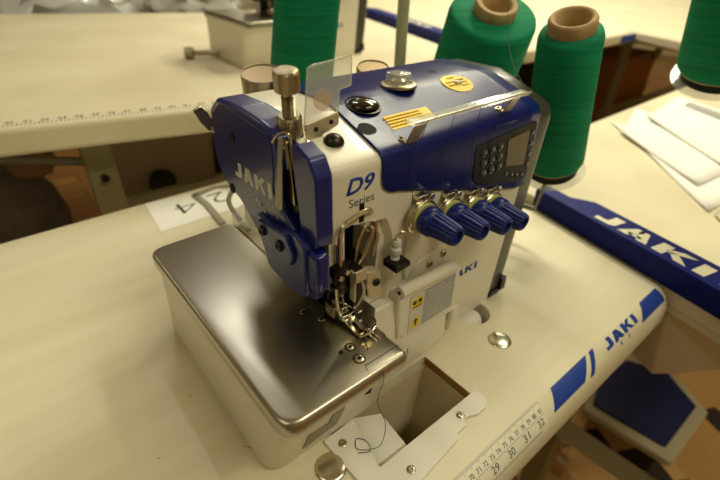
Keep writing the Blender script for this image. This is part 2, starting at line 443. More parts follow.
# blue top cover wrapped over the casting
def zb(x):
    if x < 251: 
        q = (x-231)/20; return 240-15*math.sqrt(max(0, 1-(1-q)**2))
    return 225-(x-251)*(225-170)/(438-251) if x < 438 else 170
bm = BM(); rings = []
xs = [231,232,234,237,241,246,251]+[251+k*21.2 for k in range(1,11)]
for x in xs:
    z0 = zb(x); o_ = 2.4
    pr = [(248.4-.0,z0),(248-.2,z0+2),(247.6,(z0+250)/2),(247.6,250),(248.2,256),(250,260.5),(254,265),(262,268.4),(280,274.4),(298,280.4),(314,286),(326,289),(340,289.6),(394,289.6),(405,287),(410,280),(410,220)]
    rings.append([(x,y,z) for y, z in pr])
loft(bm, rings, cap=False, closed=False)
cov = P('top_cover', bm, 'blue_top', ang=60); sd = cov.modifiers.new('s','SOLIDIFY'); sd.thickness = 2.4*S; sd.offset = -1
# smoked end cover on the right
def endring(d, x):
    p = [(251+d,4),(251+d,245-d),(255+d,259-d),(266,264-d),(300,277-d),(330,286.5-d),(392-d,287-d),(404-d,284-d),(411-d,274-d),(411-d,4)]
    return [(x, q[0], q[1]) for q in p]
bm = BM(); rr = [endring(0,462), endring(0,488), endring(1,494), endring(3.5,499), endring(7,501)]
rr = [[(x-(23 if k == 0 else 28)*max(0, min(1, (215-z)/215)), y, z) for x, y, z in g] for k, g in enumerate(rr)]
loft(bm, rr)
P('end_cover', bm, 'smoked', ang=60)
bm = BM(); box(bm, 462, 472, 246, 252, 8, 28); box(bm, 442, 463, 248, 252, 4, 12); P('cover_latch', bm, 'black')
# top fittings
zt = lambda y: ztop(y)+2.4
bm = BM(); sphere(bm, (260,310,zt(310)-.6), 15, 15, 6.5, 32, 8, half=True); capo = P('oil_cap', bm, 'gold_black')
bm = BM(); lathe(bm, (260,310,zt(310)-1), (0,-.25,1), [(17,0),(17,1.4),(15,1.8),(14.4,.2)], 32); P('cap_ring', bm, 'dark_metal', capo)
bm = BM(); lathe(bm, (321,328,289), (0,0,1), [(18.5,0),(18.5,2.2),(17,3.4),(14,3.6),(13.8,2)], 36); sg = P('oil_window', bm, 'nickel')
bm = BM(); lathe(bm, (321,328,290), (0,0,1), [(13.5,0),(13.5,9),(12,12),(9,13.4),(.01,13.8)], 32); P('window_dome', bm, 'clear_bar', sg)
bm = BM(); lathe(bm, (321,328,290), (0,0,1), [(8,0),(8,5),(5,7),(5,10),(.01,10.6)], 20); P('window_core', bm, 'chrome', sg)
n_sl = Vector((0,-.36,.93))
for x, y, r in ((240,280,8.5),(396,352,5),(372,275,5.5)):
    d = n_sl if y < 320 else Vector((0,0,1))
    bm = BM(); lathe(bm, Vector((x,y,zt(y)))-d*1, d, [(r,0),(r,1.35),(.01,1.35)], 24); P('access_hole', bm, 'hole')
def decal(poly, m, name, parent, n=10, lift=.35):   # sticker lying on the curved top cover
    bm = BM(); vs = [bm.verts.new((x, y, zt(y)+lift)) for x, y in poly]; f = bm.faces.new(vs)
    r = bmesh.ops.extrude_face_region(bm, geom=[f])
    for v in r['geom']:
        if isinstance(v, bmesh.types.BMVert): v.co.z -= .8
    return P(name, bm, m, parent, smooth=False)
st = decal([(392+20*math.cos(a*PI/16), 312+16*math.sin(a*PI/16)) for a in range(32)], 'yellow', 'round_sticker', cov, lift=.5)
for i in range(1):
    bm = BM()
    for dx, dy, w, h in ((-14,2,9,2),(-14,-3,9,2),(4,4,11,2),(4,-1,11,2),(4,-6,9,2),(-4,10,10,2)):
        box(bm, 391+dx, 391+dx+w, 311+dy, 311+dy+h, zt(311+dy)-.6, zt(311+dy+h)+.7)
    P('sticker_print', bm, 'yellow_print', st, smooth=False)
    bm = BM(); box(bm, 388, 396, 308, 315, zt(308)-.6, zt(315)+.8); P('sticker_symbol', bm, 'worn_white', st, smooth=False)
lab = decal([(266,289),(262,271),(318,271),(321,289)], 'yellow', 'warning_sticker', cov, lift=.5)
bm = BM()
for yy in (273.6,277.4,281.2,285):
    for k in range(9):
        x = 264+k*5; box(bm, x, x+3.6+random.random(), yy, yy+1.7, zt(yy)-1, zt(yy+1.7)+.75)
P('sticker_print', bm, 'yellow_print', lab, smooth=False)
# transparent thread bar on two steel brackets
for x, y in ((268,254),(407,256)):
    bm = BM(); z0 = zt(max(y,251))-2
    loft(bm, [[(x-7,y,z0),(x+7,y,z0),(x+7,y+2,z0),(x-7,y+2,z0)], [(x-7,y-12,z0+23),(x+7,y-12,z0+23),(x+7,y-10,z0+23),(x-7,y-10,z0+23)]])
    box(bm, x-8, x+5, y, y+12, z0, z0+3.4)
    br = P('bracket', bm, 'bracket', bevel=.5)
    bm = screw_bm((x-7,y+5,z0+3), (-.3,0,1), 4, 3.2); P('screw', bm, 'nickel', br)
bm = BM(); loft(bm, [[(250,235,286),(250,246,287),(250,246,290),(250,235,289)], [(410,235,286),(410,246,287),(410,246,290),(410,235,289)]])
bar = P('thread_bar', bm, 'clear_bar', bevel=.8)
bm = BM(); tube(bm, [(250,235,289.3),(410,235,289.3)], .8, 8); P('bar_edge', bm, 'chrome', bar)
# screen and key panel on the blue front
YF = 246.9
bm = BM(); prism(bm, roundpoly([(352,243),(459,250),(461,176),(368,198),(356,206)], [6,8,10,8,6]), 'y', YF, YF+2)
pan = P('control_panel', bm, 'screen_panel', bevel=.5)
bm = BM(); prism(bm, roundpoly([(407,238),(446,241),(448,200),(412,207)], 2), 'y', YF-.6, YF+1); P('display', bm, 'screen', pan)
for i in range(3):
    for j in range(3):
        bm = BM(); x, z = 367+i*13.5+j*2.2, 233-j*11.5+i*.3
        lathe(bm, (x,YF+.2,z), (0,-1,0), [(4.4,0),(4.2,1.3),(2.6,2.2),(.01,2.4)], 18); P('button', bm, 'button', pan)
for x, z in ((453,237),(454,224),(455,211),(456,198),(416,196),(427,192.5),(438,189.5),(449,187)):
    bm = BM(); lathe(bm, (x,YF+.2,z), (0,-1,0), [(3,0),(2.8,1),(.01,1.6)], 14); P('button', bm, 'button', pan)
bm = BM(); tube(bm, [(380,247.6,257),(415,247.4,256.6)], .9, 8); P('cover_ridge', bm, 'blue', cov)
# tension dials
for i, (x, z) in enumerate(((278,193),(318,183),(357,174),(389,167))):
    bm = BM(); lathe(bm, (x,250,z), (0,-1,0), [(7,-2),(7,4),(17,5),(18,6.5),(15,8),(15,9),(18,10.5),(17,12),(8,12)], 36); dl = P('tension_disc', bm, 'chrome')
    bm = BM(); lathe(bm, (x,238,z), (0,-1,0), [(15.2,0),(15.2,1.2),(12,1.4)], 36); P('dial_scale', bm, 'pale_ring', dl)
    bm = BM(); lathe(bm, (x,235.6,z), (0,-1,-.03), [(13.6,0),(14.4,1.5),(14.4,9),(13.4,10.5),(12.6,11),(12.2,12)], 40)
    lathe(bm, (x,224.5,z-.3), (0,-1,-.03), [(12.6,0),(12.2,3),(10.0,24),(8.8,26.5),(6.2,27),(5.4,24),(.01,24)], 48, mod=lambda i, n: 1.0 if i % 3 else .9)
    P('tension_dial', bm, 'knob_blue', ang=50)
    bm = BM(); box(bm, x-6, x+6, 242, 250, z+17, z+22); cyl(bm, (x+8,245,z+20),(x+8,238,z+20), 3.4); P('thread_guide', bm, 'chrome', bevel=.6)
# lettering on the front
f = lambda x0, z0, y: (lambda u, v, t: (x0+u, y-t, z0+v))
P('model_lettering', text_bm('D9', 30, 14.5, f(194,236.5,250), bold=.022, shear=.28), 'blue_print', smooth=False)
P('series_lettering', text_bm('Series', 27, 7.6, f(197,225,250), bold=-.004), 'ink', smooth=False)
P('logo', jaki_bm(52, 10, f(346,75,250)), 'blue_print', smooth=False)

# face cover on the left
out = [(419,256),(412,277),(394,289),(350,290.5),(316,288),(302,286),(292,280),(292,252),(296,234),(287,217),(266,206),(256,190),(266,150),(290,143),(325,147),(335,168),(370,193),(402,202),(417,222)]
poly = roundpoly(out, [10,10,12,20,20,8,4,6,10,6,4,6,8,14,10,14,16,12,12], 5)
bm = BM(); prism(bm, poly, 'x', 158, 186)
face = P('face_cover', bm, 'blue', bevel=4.5, seg=4, ang=60)
bm = BM(); prism(bm, [(p[0]*.92+340*.08, p[1]*.9+232*.1) for p in poly], 'x', 157, 159)
bmesh.ops.translate(bm, verts=bm.verts, vec=(0,2,0)); P('raised_panel', bm, 'blue', face, bevel=1, seg=3)
bm = BM(); prism(bm, roundpoly([(238,264),(246,277),(262,283),(268,280),(268,262),(262,210),(252,198),(240,202),(238,214)], [8,8,4,2,2,4,6,6,6]), 'x', 160, 176)
bmesh.ops.translate(bm, verts=bm.verts, vec=(0,4,0))
P('cover_fin', bm, 'blue', face, bevel=2.4, seg=3)
bm = BM(); prism(bm, [(256,268),(304,274),(304,205),(256,205)], 'x', 174, 182); P('slot_back', bm, 'blue', face, bevel=1)
bm = BM()
tube(bm, smooth_path([(160,292,272),(159,292,252),(159,296,234),(159,288,217),(159.4,268,205),(160,258,196)]), 2.2, 10)
P('cover_lip', bm, 'blue', face)
bm = BM(); prism(bm, roundpoly([(330,206),(322,178),(316,150),(272,146),(252,152),(250,204),(262,212),(300,200)], [8,6,10,8,6,6,6,6]), 'x', 152, 170)
gd = P('lower_guard', bm, 'blue', face, bevel=2.5, seg=3)
bm = BM(); prism(bm, roundpoly([(322,200),(316,182),(268,178),(262,192),(272,206)], 4), 'x', 148.5, 153); P('guard_plate', bm, 'blue', gd, bevel=1.2)
bm = BM(); box(bm, 155, 169, 237, 262, 163, 200); P('finger_guard', bm, 'blue', gd, bevel=4, seg=3)
bm = BM(); loft(bm, [[(156,241,168),(168,241,168),(168,262,162),(156,262,162)], [(158,246,150),(166,246,150),(166,266,147),(158,266,147)]]); P('guard_tip', bm, 'blue', gd, bevel=2)
for y, z in ((311,193),(282,192)): P('screw', screw_bm((148.6,y,z), (-1,0,0), 5, 3), 'dark_metal', gd)
for y, z in ((368,260),(385,203)):
    bm = BM(); lathe(bm, (159.4,y,z), (-1,0,0), [(5,0),(5,3.2),(.01,3.2)], 24); P('access_hole', bm, 'hole', face)
fp = lambda y0, z0, sl=0.: (lambda u, v, t: (157-t, y0-u, z0+v+u*sl))
P('logo', jaki_bm(68, 15, fp(371,222,.02)), 'worn_white', face, smooth=False)
bm = BM()
for k in range(34):
    c = random.choice(((334,203),(322,205),(346,212),(305,214),(328,208),(338,214),(300,212)))
    y = c[0]+random.gauss(0,4); z = c[1]+random.gauss(0,3); s1, s2 = .4+random.random()*1.1, .4+random.random()*1.2
    box(bm, 156.7, 157.2, y-s1, y+s1, z-s2, z+s2)
P('worn_print', bm, 'worn_white', face, smooth=False)
bm = BM(); loft(bm, [[(156.3,y0,z),(156.3,y1,z),(157.2,y1,z),(157.2,y0,z)] for y0, y1, z in ((278,284,284),(281,287,268),(284,293,244),(287,299,222),(290,299,219))])
P('tape_strip', bm, 'tape', face, smooth=False)
bm = BM(); tube(bm, smooth_path([(158,296,276),(160.4,290,284),(166,284,284),(165,280,268),(164,279,244),(164,280,228)]), 1.2, 8)
loft(bm, [[(162,y-4,z),(162,y+4,z),(165,y+4,z),(165,y-4,z)] for y, z in ((286,280),(283,264),(281,246),(280,228))])
P('take_up_lever', bm, 'lever', bevel=.6)
bm = BM(); cyl(bm, (164,280,224),(174,280,224), 6); P('lever_pivot', bm, 'black', bevel=1)
bm = BM(); prism(bm, roundpoly([(141,276),(149,279),(155,272),(161,256),(153,254),(146,264)], 2), 'y', 411, 413.4); box(bm, 156, 168, 409, 413, 252, 258)
P('rear_lever', bm, 'chrome', bevel=.6)
# presser adjusting screw
d = Vector((-.09,-.14,1)).normalized(); p0 = Vector((177,300,ztop(300)-2)); kn = lambda i, n: 1.0 if i % 2 else .955
bm = BM(); lathe(bm, p0, d, [(8.8,0),(9.9,1.5),(9.9,16),(8.8,17.6),(5,17.6)], 64, mod=kn); sc = P('adjusting_nut', bm, 'knurled', ang=25)
bm = BM(); prof = []
for k in range(26): prof += [(5.2 if k % 2 else 4.3, 17+k*.62)]
lathe(bm, p0, d, prof+[(3.8,33.4),(4.4,40)], 24); P('threaded_rod', bm, 'nickel', sc, ang=20)
bm = BM(); lathe(bm, p0+d*36, d, [(6.5,0),(9.9,1.5),(9.9,15),(8.8,16.6),(7,17.2),(.01,18)], 64, mod=kn); P('adjusting_knob', bm, 'knurled', sc, ang=25)
# clear eye guard on its bracket
bm = BM(); prism(bm, roundpoly([(184,281),(190,327),(193,330),(232,333),(231,310),(219,308),(216,281)], [1,3,3,3,2,2,1]), 'y', 290, 292.4)
eg = P('eye_guard', bm, 'clear', bevel=.4)
bm = BM(); tube(bm, [(184,291,281),(190,291,328),(232,291,333),(231,291,310),(219,291,308),(216,291,282)], .8, 8); P('guard_rim', bm, 'clear_bar', eg)
bm = BM(); cyl(bm, (202,289.4,303),(202,290.2,303), 8.4, n=28); P('round_sticker', bm, 'clear_sticker', eg)
bm = BM(); prism(bm, roundpoly([(184,287),(216,292),(216,281),(199,276),(198,266),(184,262)], [2,2,3,3,2,2]), 'y', 287.6, 289.8)
eb = P('guard_bracket', bm, 'bracket', bevel=.4)
bm = BM(); 
for x, z in ((193,282),(208,285)): cyl(bm, (x,286.6,z),(x,288,z), 1.8, n=12)
P('rivet', bm, 'black', eb)
bm = BM(); tube(bm, smooth_path([(186,288,268),(182,283,276),(178,278,274),(174,272,272)]), 1.8); P('guard_spring', bm, 'chrome', eb)
bm = BM(); sphere(bm, (204,279,ztop(279)-1), 9, 9, 8, 20, 7, half=True); P('rubber_plug', bm, 'dark_metal')
# thread guides and needle work in the recess
bm = BM(); tube(bm, smooth_path([(183,244,178),(183,244,204),(187,244,215),(200,244,220),(214,245,221),(222,250,214)]), 2.2); P('needle_guard_loop', bm, 'chrome')
bm = BM(); box(bm, 208, 213, 249, 252, 208, 226); P('guide_plate', bm, 'dark_metal', bevel=.5)
bm = BM(); tube(bm, smooth_path([(204,250,170),(206,248,190),(214,247,205),(222,248,196),(216,249,176),(208,250,165)]), 1.4); P('thread_take_up', bm, 'chrome')
bm = BM(); tube(bm, smooth_path([(212,256,212),(216,252,200),(222,252,188),(214,252,170),(212,252,160)]), 1.3); P('thread_take_up', bm, 'chrome')
bm = BM(); cyl(bm, (186,250,196),(184,248,150), 4); nb = P('needle_bar', bm, 'chrome')
bm = BM(); lathe(bm, (184.5,248,176), (0,0,-1), [(8,0),(9,3),(9,9),(7,11),(7,18),(8.6,20),(8.6,26),(5,29)], 24); P('needle_clamp', bm, 'dark_metal', nb)
for dx, dz in ((-4,0),(3,3)):
    P('clamp_screw', screw_bm((184+dx,239.4,168+dz), (0,-1,0), 2.6, 2.4), 'chrome', nb)
for dx in (-3,3):
    bm = BM(); cyl(bm, (184+dx,247,150),(185+dx,244,116), .9, .5, 10); P('needle', bm, 'chrome', nb)
bm = BM(); prism(bm, roundpoly([(205,166),(221,160),(223,132),(215,130),(208,136),(205,150)], 2), 'y', 234, 246); pf = P('presser_arm', bm, 'bracket', bevel=1)
P('arm_screw', screw_bm((216,234,150), (0,-1,0), 4, 2), 'black', pf)
bm = BM(); box(bm, 193, 206, 238, 252, 120, 168); P('presser_bar', bm, 'dark_metal', bevel=1.5)
bm = BM(); box(bm, 200, 206, 240, 248, 116, 142); P('looper_guard', bm, 'chrome', bevel=1)
bm = BM()
for x in (185,193): loft(bm, [[(x-2.2,y,z),(x+2.2,y,z),(x+2.2,y,z+2),(x-2.2,y,z+2)] for y, z in ((258,130),(246,120),(234,115),(224,113.4),(219,115),(215,118.5))])
box(bm, 183, 196, 242, 250, 119, 130)
P('presser_foot', bm, 'chrome', bevel=.5)
bm = BM(); tube(bm, smooth_path([(182,216,116),(188,214,117),(196,214,117.5),(204,219,118),(207,226,119)]), 1); tube(bm, smooth_path([(184,258,126),(186,246,134),(192,240,128)]), 1.2)
P('foot_wire', bm, 'chrome')
bm = BM(); box(bm, 178, 186, 248, 262, 116, 128); P('looper_link', bm, 'nickel', bevel=1)
bm = BM(); box(bm, 214, 232, 262, 276, 108, 130); P('looper_block', bm, 'dark_metal', bevel=1)
bm = BM(); box(bm, 176, 200, 262, 300, 108, 122); box(bm, 180, 196, 258, 262, 126, 150); P('thread_trimmer', bm, 'black', bevel=2)
for pts, rad in (([(198,236,166),(200,232,150),(194,232,138),(190,236,128)],1.3), ([(176,240,158),(174,236,140),(180,234,126),(190,236,122)],1.2), ([(226,250,204),(230,250,186),(226,252,166)],1.8)):
    bm = BM(); tube(bm, smooth_path(pts), rad, 8); P('thread_guide', bm, 'chrome')
bm = BM(); box(bm, 190, 192, 233, 240, 140, 172); box(bm, 190, 204, 233, 235, 160, 172); P('guide_bracket', bm, 'bracket', bevel=.5)
bm = BM(); box(bm, 176, 190, 232, 236, 126, 131); box(bm, 186, 190, 232, 240, 118, 131); P('movable_knife', bm, 'chrome', bevel=.4)
for k in range(3):
    P('link_screw', screw_bm((178+k*5, 256-k*3, 124+k*8), (-.3,-1,.2), 2.4, 2), 'nickel')
# small tension release to the right of the recess
bm = BM(); lathe(bm, (247,243,157), (.05,0,1), [(4.6,0),(4.6,2),(3.8,4),(5.4,7),(5.4,12),(3.8,14),(5,17),(4,21),(2,22)], 20); rl = P('thread_nipper', bm, 'worn_white')
bm = BM(); tube(bm, smooth_path([(247,243,176),(246,241,184),(250,239,188),(254,240,187)]), 1.5); P('nipper_spring', bm, 'chrome', rl)
bm = BM(); prism(bm, roundpoly([(238,150),(257,152),(256,158),(238,158)], 1.5), 'y', 231, 250); P('nipper_base', bm, 'black', rl, bevel=1)
bm = BM(); box(bm, 276, 279, 247, 251, 150, 196); P('guide_post', bm, 'dark_metal')
# front cover, hinge and warning label
bm = BM(); loft(bm, [[(x,y0,z0) for x, y0, z0 in ((213,229,2),(338,238,2),(352,252,2),(213,258,2))], [(213,230,20),(338,239,20),(352,252,20),(213,258,20)],
                     [(213,236,60),(338,242,60),(350,252,60),(213,258,60)], [(216,242,104),(336,244,104),(346,252,104),(216,258,104)]])
fc = P('front_cover', bm, 'white', bevel=3, seg=3)
bm = BM(); prism(bm, roundpoly([(257,49),(346,43),(346,110),(257,114)], [4,4,4,2]), 'y', 236, 250)
hb = P('hinged_flap', bm, 'white', fc, bevel=1.5)
bm = BM(); cyl(bm, (252,238,116),(333,238,113), 6.8, n=28); sphere(bm, (333,238,113), 6.4, 6.8, 6.8, 20, 10); P('hinge_barrel', bm, 'white', hb)
bm = BM(); cyl(bm, (251.4,238,116),(252.6,238,116), 2, n=14); P('hinge_pin', bm, 'hole', hb)
bm = BM(); box(bm, 250, 259, 235, 252, 54, 114); P('flap_edge', bm, 'white', hb, bevel=2.5)
yl = lambda pts, m, nm, y=235.6: P(nm, (lambda b_: (prism(b_, pts, 'y', y, 236.4), b_)[1])(BM()), m, hb, smooth=False)
yl([(267,104),(338,103),(338,55),(267,53)], 'grey_print', 'label')
lb_ = hb.children[-1]
yl([(267,103),(288,103),(288,54),(267,53)], 'worn_white', 'label_ground', 235.4)
yl([(269,99),(286,99),(286,85),(269,85)], 'yellow', 'warning_panel', 235.2)
yl([(268,58),(287,58),(277.5,77)], 'yellow', 'warning_triangle', 235.2)
bm = BM(); prism(bm, [(276.5,60),(279,60),(279,66),(281.5,66),(277.5,70),(273.5,66),(276.5,66)], 'y', 234.9, 236); box(bm, 271, 284, 234.9, 236, 86.5, 88)
box(bm, 271, 276, 234.9, 236, 91, 96); box(bm, 279, 284, 234.9, 236, 91, 96); P('warning_print', bm, 'ink', hb, smooth=False)
bm = BM()
for k in range(8):
    box(bm, 294, 294+(38 if k % 3 else 26), 235, 236, 97-k*5.2, 98.3-k*5.2)
P('label_text', bm, 'grey_dark_print', hb, smooth=False)
bm = BM(); loft(bm, [[(x+dx, 246-dd, z+dz) for dx, dd, dz in ((-7,0,0),(7,0,0),(6,8,2),(-6,8,2))] for x, z in ((352,8),(354,24),(352,42))]); P('cover_tab', bm, 'white', bevel=3, seg=3)
for x, z in ((305,123),(326,128)): P('screw', screw_bm((x,248.6,z), (0,-1,0), 4.4, 2.4), 'nickel')
bm = BM(); prism(bm, roundpoly([(270,108),(346,112),(352,136),(322,142),(284,130)], 5), 'y', 248.4, 251); P('screw_boss', bm, 'white', bevel=1)
bm = BM(); prism(bm, [(268,118),(284,150),(288,196),(272,196),(264,150)], 'y', 246.6, 251); P('casting_rib', bm, 'white', bevel=1.5)
P('embossed_lettering', jaki_bm(40, 8, lambda u, v, t: (232+u, 231.0-t+.064*u+v*.12, 24+v), thick=.9), 'white', smooth=False)
bm = BM()
fy = lambda z: 217-(z-6)*14/54-1.2 if z < 60 else 203-(z-60)*14/36-1.2
pts = [(115,20),(119,43),(141,41),(143,57),(157,55),(152,26)]
for t in (0,): loft(bm, [[(x, fy(z), z) for x, z in pts], [(x, fy(z)+2.2, z) for x, z in pts]])
P('tape_patch', bm, 'patch', bed, smooth=False)
bm = BM(); loft(bm, [[(x, fy(z)+.4, z) for x, z in ((181,51),(189,55),(189,46))], [(x, fy(z)+3, z) for x, z in ((181,51),(189,55),(189,46))]]); P('cover_notch', bm, 'hole', bed, smooth=False)
# two steel canisters at the rear of the head
for x, y, r, zc in ((232,444,23,190),(362,414,20,186)):
    bm = BM(); lathe(bm, (x+14,y+22,zc), (-.12,-.2,1), [(r,0),(r,103),(r-.8,104.5),(r-1.6,104.5),(r-2,102.5),(.01,102.5)], 40)
    cn = P('canister', bm, 'nickel')
    bm = BM(); dd_ = Vector((-.12,-.2,1)).normalized(); cyl(bm, Vector((x+14,y+22,zc))+dd_*102.4, Vector((x+14,y+22,zc))+dd_*103.2, r-2.2, n=36); P('canister_lid', bm, 'lid', cn)
    bm = BM(); box(bm, x-8, x+8, 406, y-r+4, 190, 215); P('canister_bracket', bm, 'dark_metal', cn)
# clear chip guard at rear left of the bed
bm = BM(); tube(bm, smooth_path([(196,474,112),(204,520,116),(226,545,118),(262,540,120)]), 3.2, 10); P('bent_guide_arm', bm, 'grey_paint')
bm = BM(); prism(bm, roundpoly([(190,440),(214,440),(214,500),(190,482)], 3), 'z', 116, 119); box(bm, 190, 193, 440, 482, 104, 118); P('clear_chip_guard', bm, 'clear', bevel=.5)

# second machine of the same kind, out of focus on the table behind
m2 = copy_tree(mac)
ang = -.0727; v = Matrix.Rotation(ang, 4, 'Z') @ Vector((.270,.330,0))
m2.location = Vector((.4194,.8702,.150))+v; m2.rotation_euler.z = ang
def descend(o):
    for c in list(o.children): yield from descend(c); yield c
for o_ in list(descend(m2)):
    if o_.name.startswith(('tape_patch','worn_print','tape_strip')): bpy.data.objects.remove(o_)
m2['label'] = 'second overlock machine, blurred on the table behind, its white bed and steel plate at top'

# ------------------------------------------------------------------ loose things on the table
def disc(x, y, rad, name, label):
    bm = BM(); lathe(bm, (x,y,0), (0,0,1), [(rad,0),(rad,1.2),(rad-1.2,2.4),(rad-3,3),(rad*.4,3.8),(.01,4)], 40)
    o = obj(name, bm, 'chrome', ang=30); return tag(o, label, 'disc', 'metal cover discs set in the tabletop')
d1 = disc(389,192,14,'metal_disc','small round chrome disc on the tabletop right of the round hole')
bm = text_bm('JK', 10, 5, lambda u, v, t: (384+u, 189.5+v, 3.7+t)); obj('disc_stamp', bm, 'nickel', d1, smooth=False)
d2 = disc(131,192,15,'metal_disc','round chrome disc beside the bed corner, partly under the white plate')
bm = BM()
wp = [(150,231),(152,141),(166,124),(245,128),(268,143),(292,136),(303,146),(301,163),(204,163),(186,163),(164,160),(176,205),(180,231)]
wp = [(140,217),(142,160),(150,136),(180,130),(244,136),(248,141),(262,141),(268,148),(282,142),(297,142),(305,150),(303,163),(165,163),(178,218)]
prism(bm, roundpoly(wp, [3,4,6,4,3,3,4,4,8,10,8,3,2,3], 4), 'z', .2, 3)
wpl = obj('throat_plate_cover', bm, 'white_plate', bevel=.5)
tag(wpl, 'white L-shaped plastic plate screwed round the cut-out in front of the machine bed', 'plate')
for x, y in ((153,203),(186,143),(266,152)):
    P('screw', screw_bm((x,y,3), (0,0,1), 4.2, 1.4), 'nickel', wpl)
bm = BM()
pts = smooth_path([(176,178.6,111),(177,177,100),(180,186,60),(186,180,30),(178,176,10),(168,182,4.2),(160,190,4),(166,198,4),(172,190,4),(168,180,4.4),(158,186,4)])
tube(bm, pts, .35, 6); o = obj('loose_thread', bm, 'thread_dark'); tag(o, 'thin dark green thread hanging from the steel plate edge onto the white plate', 'thread')
# numbered paper and grey strip behind the machine
bm = BM(); loft(bm, [[(160,818,.3),(296,800,.3),(330,700,.3),(150,700,.3)], [(160,818,.8),(296,800,.8),(330,700,.8),(150,700,.8)]])
pp = obj('paper_slip', bm, 'paper', smooth=False); tag(pp, 'white paper slip marked 24, taped at the back edge behind the machine', 'paper')
pl = lambda u, v, t: (238-u*.94+v*.1, 797-u*-.25-v, .8+max(t,0))
bm = text_bm('4', 40, 42, lambda u, v, t: (236-u, 757+v*-1+42-20, .85+max(t,-.1)), bold=-.02)
merge(bm, text_bm('2', 34, 42, lambda u, v, t: (296-u, 770-v+10, .85+max(t,-.1)), bold=-.02))
obj('handwritten_number', bm, 'ink', pp, smooth=False)
bm = BM(); loft(bm, [[(240,792,1.2),(252,797,1.2),(252,797,4),(240,792,4)], [(243,740,1.2),(255,742,1.2),(255,742,4),(243,740,4)], [(236,660,1.2),(248,660,1.2),(248,660,4),(236,660,4)]])
loft(bm, [[(240,784,1.2),(240,797,1.2),(240,797,4),(240,784,4)], [(290,796,1.2),(290,806,1.2),(290,806,4),(290,796,4)], [(350,776,1.2),(350,786,1.2),(350,786,4),(350,776,4)]])
o = obj('bent_strap', bm, 'grey_paint', bevel=1); tag(o, 'grey bent strap lying on the numbered paper slip', 'strap')
# crumbs and little marks on the laminate
bm = BM(); tube(bm, smooth_path([(96,235,.6),(88,248,.6),(78,262,.6)]), .3, 5)
for (x, y) in ((60,350),(10,300)): box(bm, x, x+2, y, y+.8, 0, .4)
o = obj('lint_crumb', bm, 'raw_wood', smooth=False); tag(o, 'tiny dark lint scraps scattered on the bare tabletop left of the bed', 'lint', kind='stuff')

# ------------------------------------------------------------------ thread spools and their stand
def spool(base, topp, rb, rt, tube_r, hole_r, label, h=None):
    base, topp = Vector(base), Vector(topp); d = (topp-base).normalized(); h = h or (topp-base).length
    t = thing('thread_spool', base, label, 'thread spool', 'green thread spools on the stand')
    bm = BM()
    lathe(bm, base, d, [(rb-8,2),(rb-2,3),(rb,8),(rb+(rt-rb)*.5,h*.5),(rt+.6,h-16),(rt-1.5,h-10),(rt-6,h-7.4),(tube_r-2,h-6),(tube_r-3,h-72)], 64)
    obj('thread_winding', bm, 'thread', t, ang=50)
    bm = BM()
    lathe(bm, base, d, [(tube_r-6,0),(tube_r-5,6),(tube_r-6,h-20),(tube_r,h-10),(tube_r,h+5),(tube_r-2,h+8),(hole_r+3,h+8.5),(hole_r,h+6),(hole_r-3,h-60),(.01,h-60)], 48)
    obj('cardboard_core', bm, 'card', t, ang=50)
    lathe_b = BM(); lathe(lathe_b, base, d, [(rb-9,0),(rb-3,.5),(rb-2,3),(rb-9,3.5)], 48); obj('core_rim', lathe_b, 'card', t)
    return t
SP = [((627,300,142),(546,280,336),43,36,27,19,'green thread spool standing right beside the machine end, its whole height in view'),
      ((640,500,150),(585,415,339),70,62,30,20,'fattest green thread spool, second from the right, behind the machine top'),
      ((407,654,180),(378,559,397),52,43,28,20,'green thread spool behind the eye guard, leftmost of the spools'),
      ((836,187,276),(749,188,452),60,54,30,20,'green thread spool cut off by the right edge of the photo')]
stand = thing('thread_stand', (560,560,0), 'pale painted thread stand pole and arms carrying the green spools behind the machine', 'thread stand')
stand2 = thing('thread_stand', (940,90,18), 'thread stand at the right edge of the photo under the cut-off green spool', 'thread stand')
bm = BM(); lathe(bm, (940,90,18.4), (0,0,1), [(40,0),(40,4),(34,7),(12,9),(11,30),(9.6,34)], 32); obj('base_flange', bm, 'pole', stand2)
bm = BM(); tube(bm, [(940,90,24),(940,90,520)], 9.5, 20); obj('pole', bm, 'pole', stand2)
bm = BM(); lathe(bm, (548,560,0), (0,0,1), [(40,0),(40,4),(34,7),(12,9),(11,30),(9.6,34)], 32); obj('base_flange', bm, 'pole', stand)
bm = BM(); tube(bm, [(548,560,6),(552,564,300),(572,566,900)], 9.5, 20); obj('pole', bm, 'pole', stand)
for bs, tp, rb, rt, tr_, hr_, lb in SP:
    t = spool(bs, tp, rb, rt, tr_, hr_, lb)
    bs = Vector(bs); d = (Vector(tp)-bs).normalized()
    st_ = stand if bs.x < 800 else stand2
    bm = BM(); lathe(bm, bs-d*18, d, [(10,0),(rb+4,0),(rb+5,1.4),(rb+4,2.6),(10,2.6)], 40); tr = obj('spool_tray', bm, 'clear', st_)
    bm = BM(); lathe(bm, bs-d*15.4, d, [(rb*.86,0),(rb*.9,12),(rb*.8,15)], 32); obj('foam_cushion', bm, 'foam', tr)
    q = bs-d*20
    bm = BM(); tube(bm, ([(550,562,55),(q.x-8,q.y+6,55),q] if bs.x < 800 else [(940,90,q.z-10),(q.x+20,q.y-10,q.z-10),q]), 4.5, 12); obj('tray_arm', bm, 'grey_paint', st_)
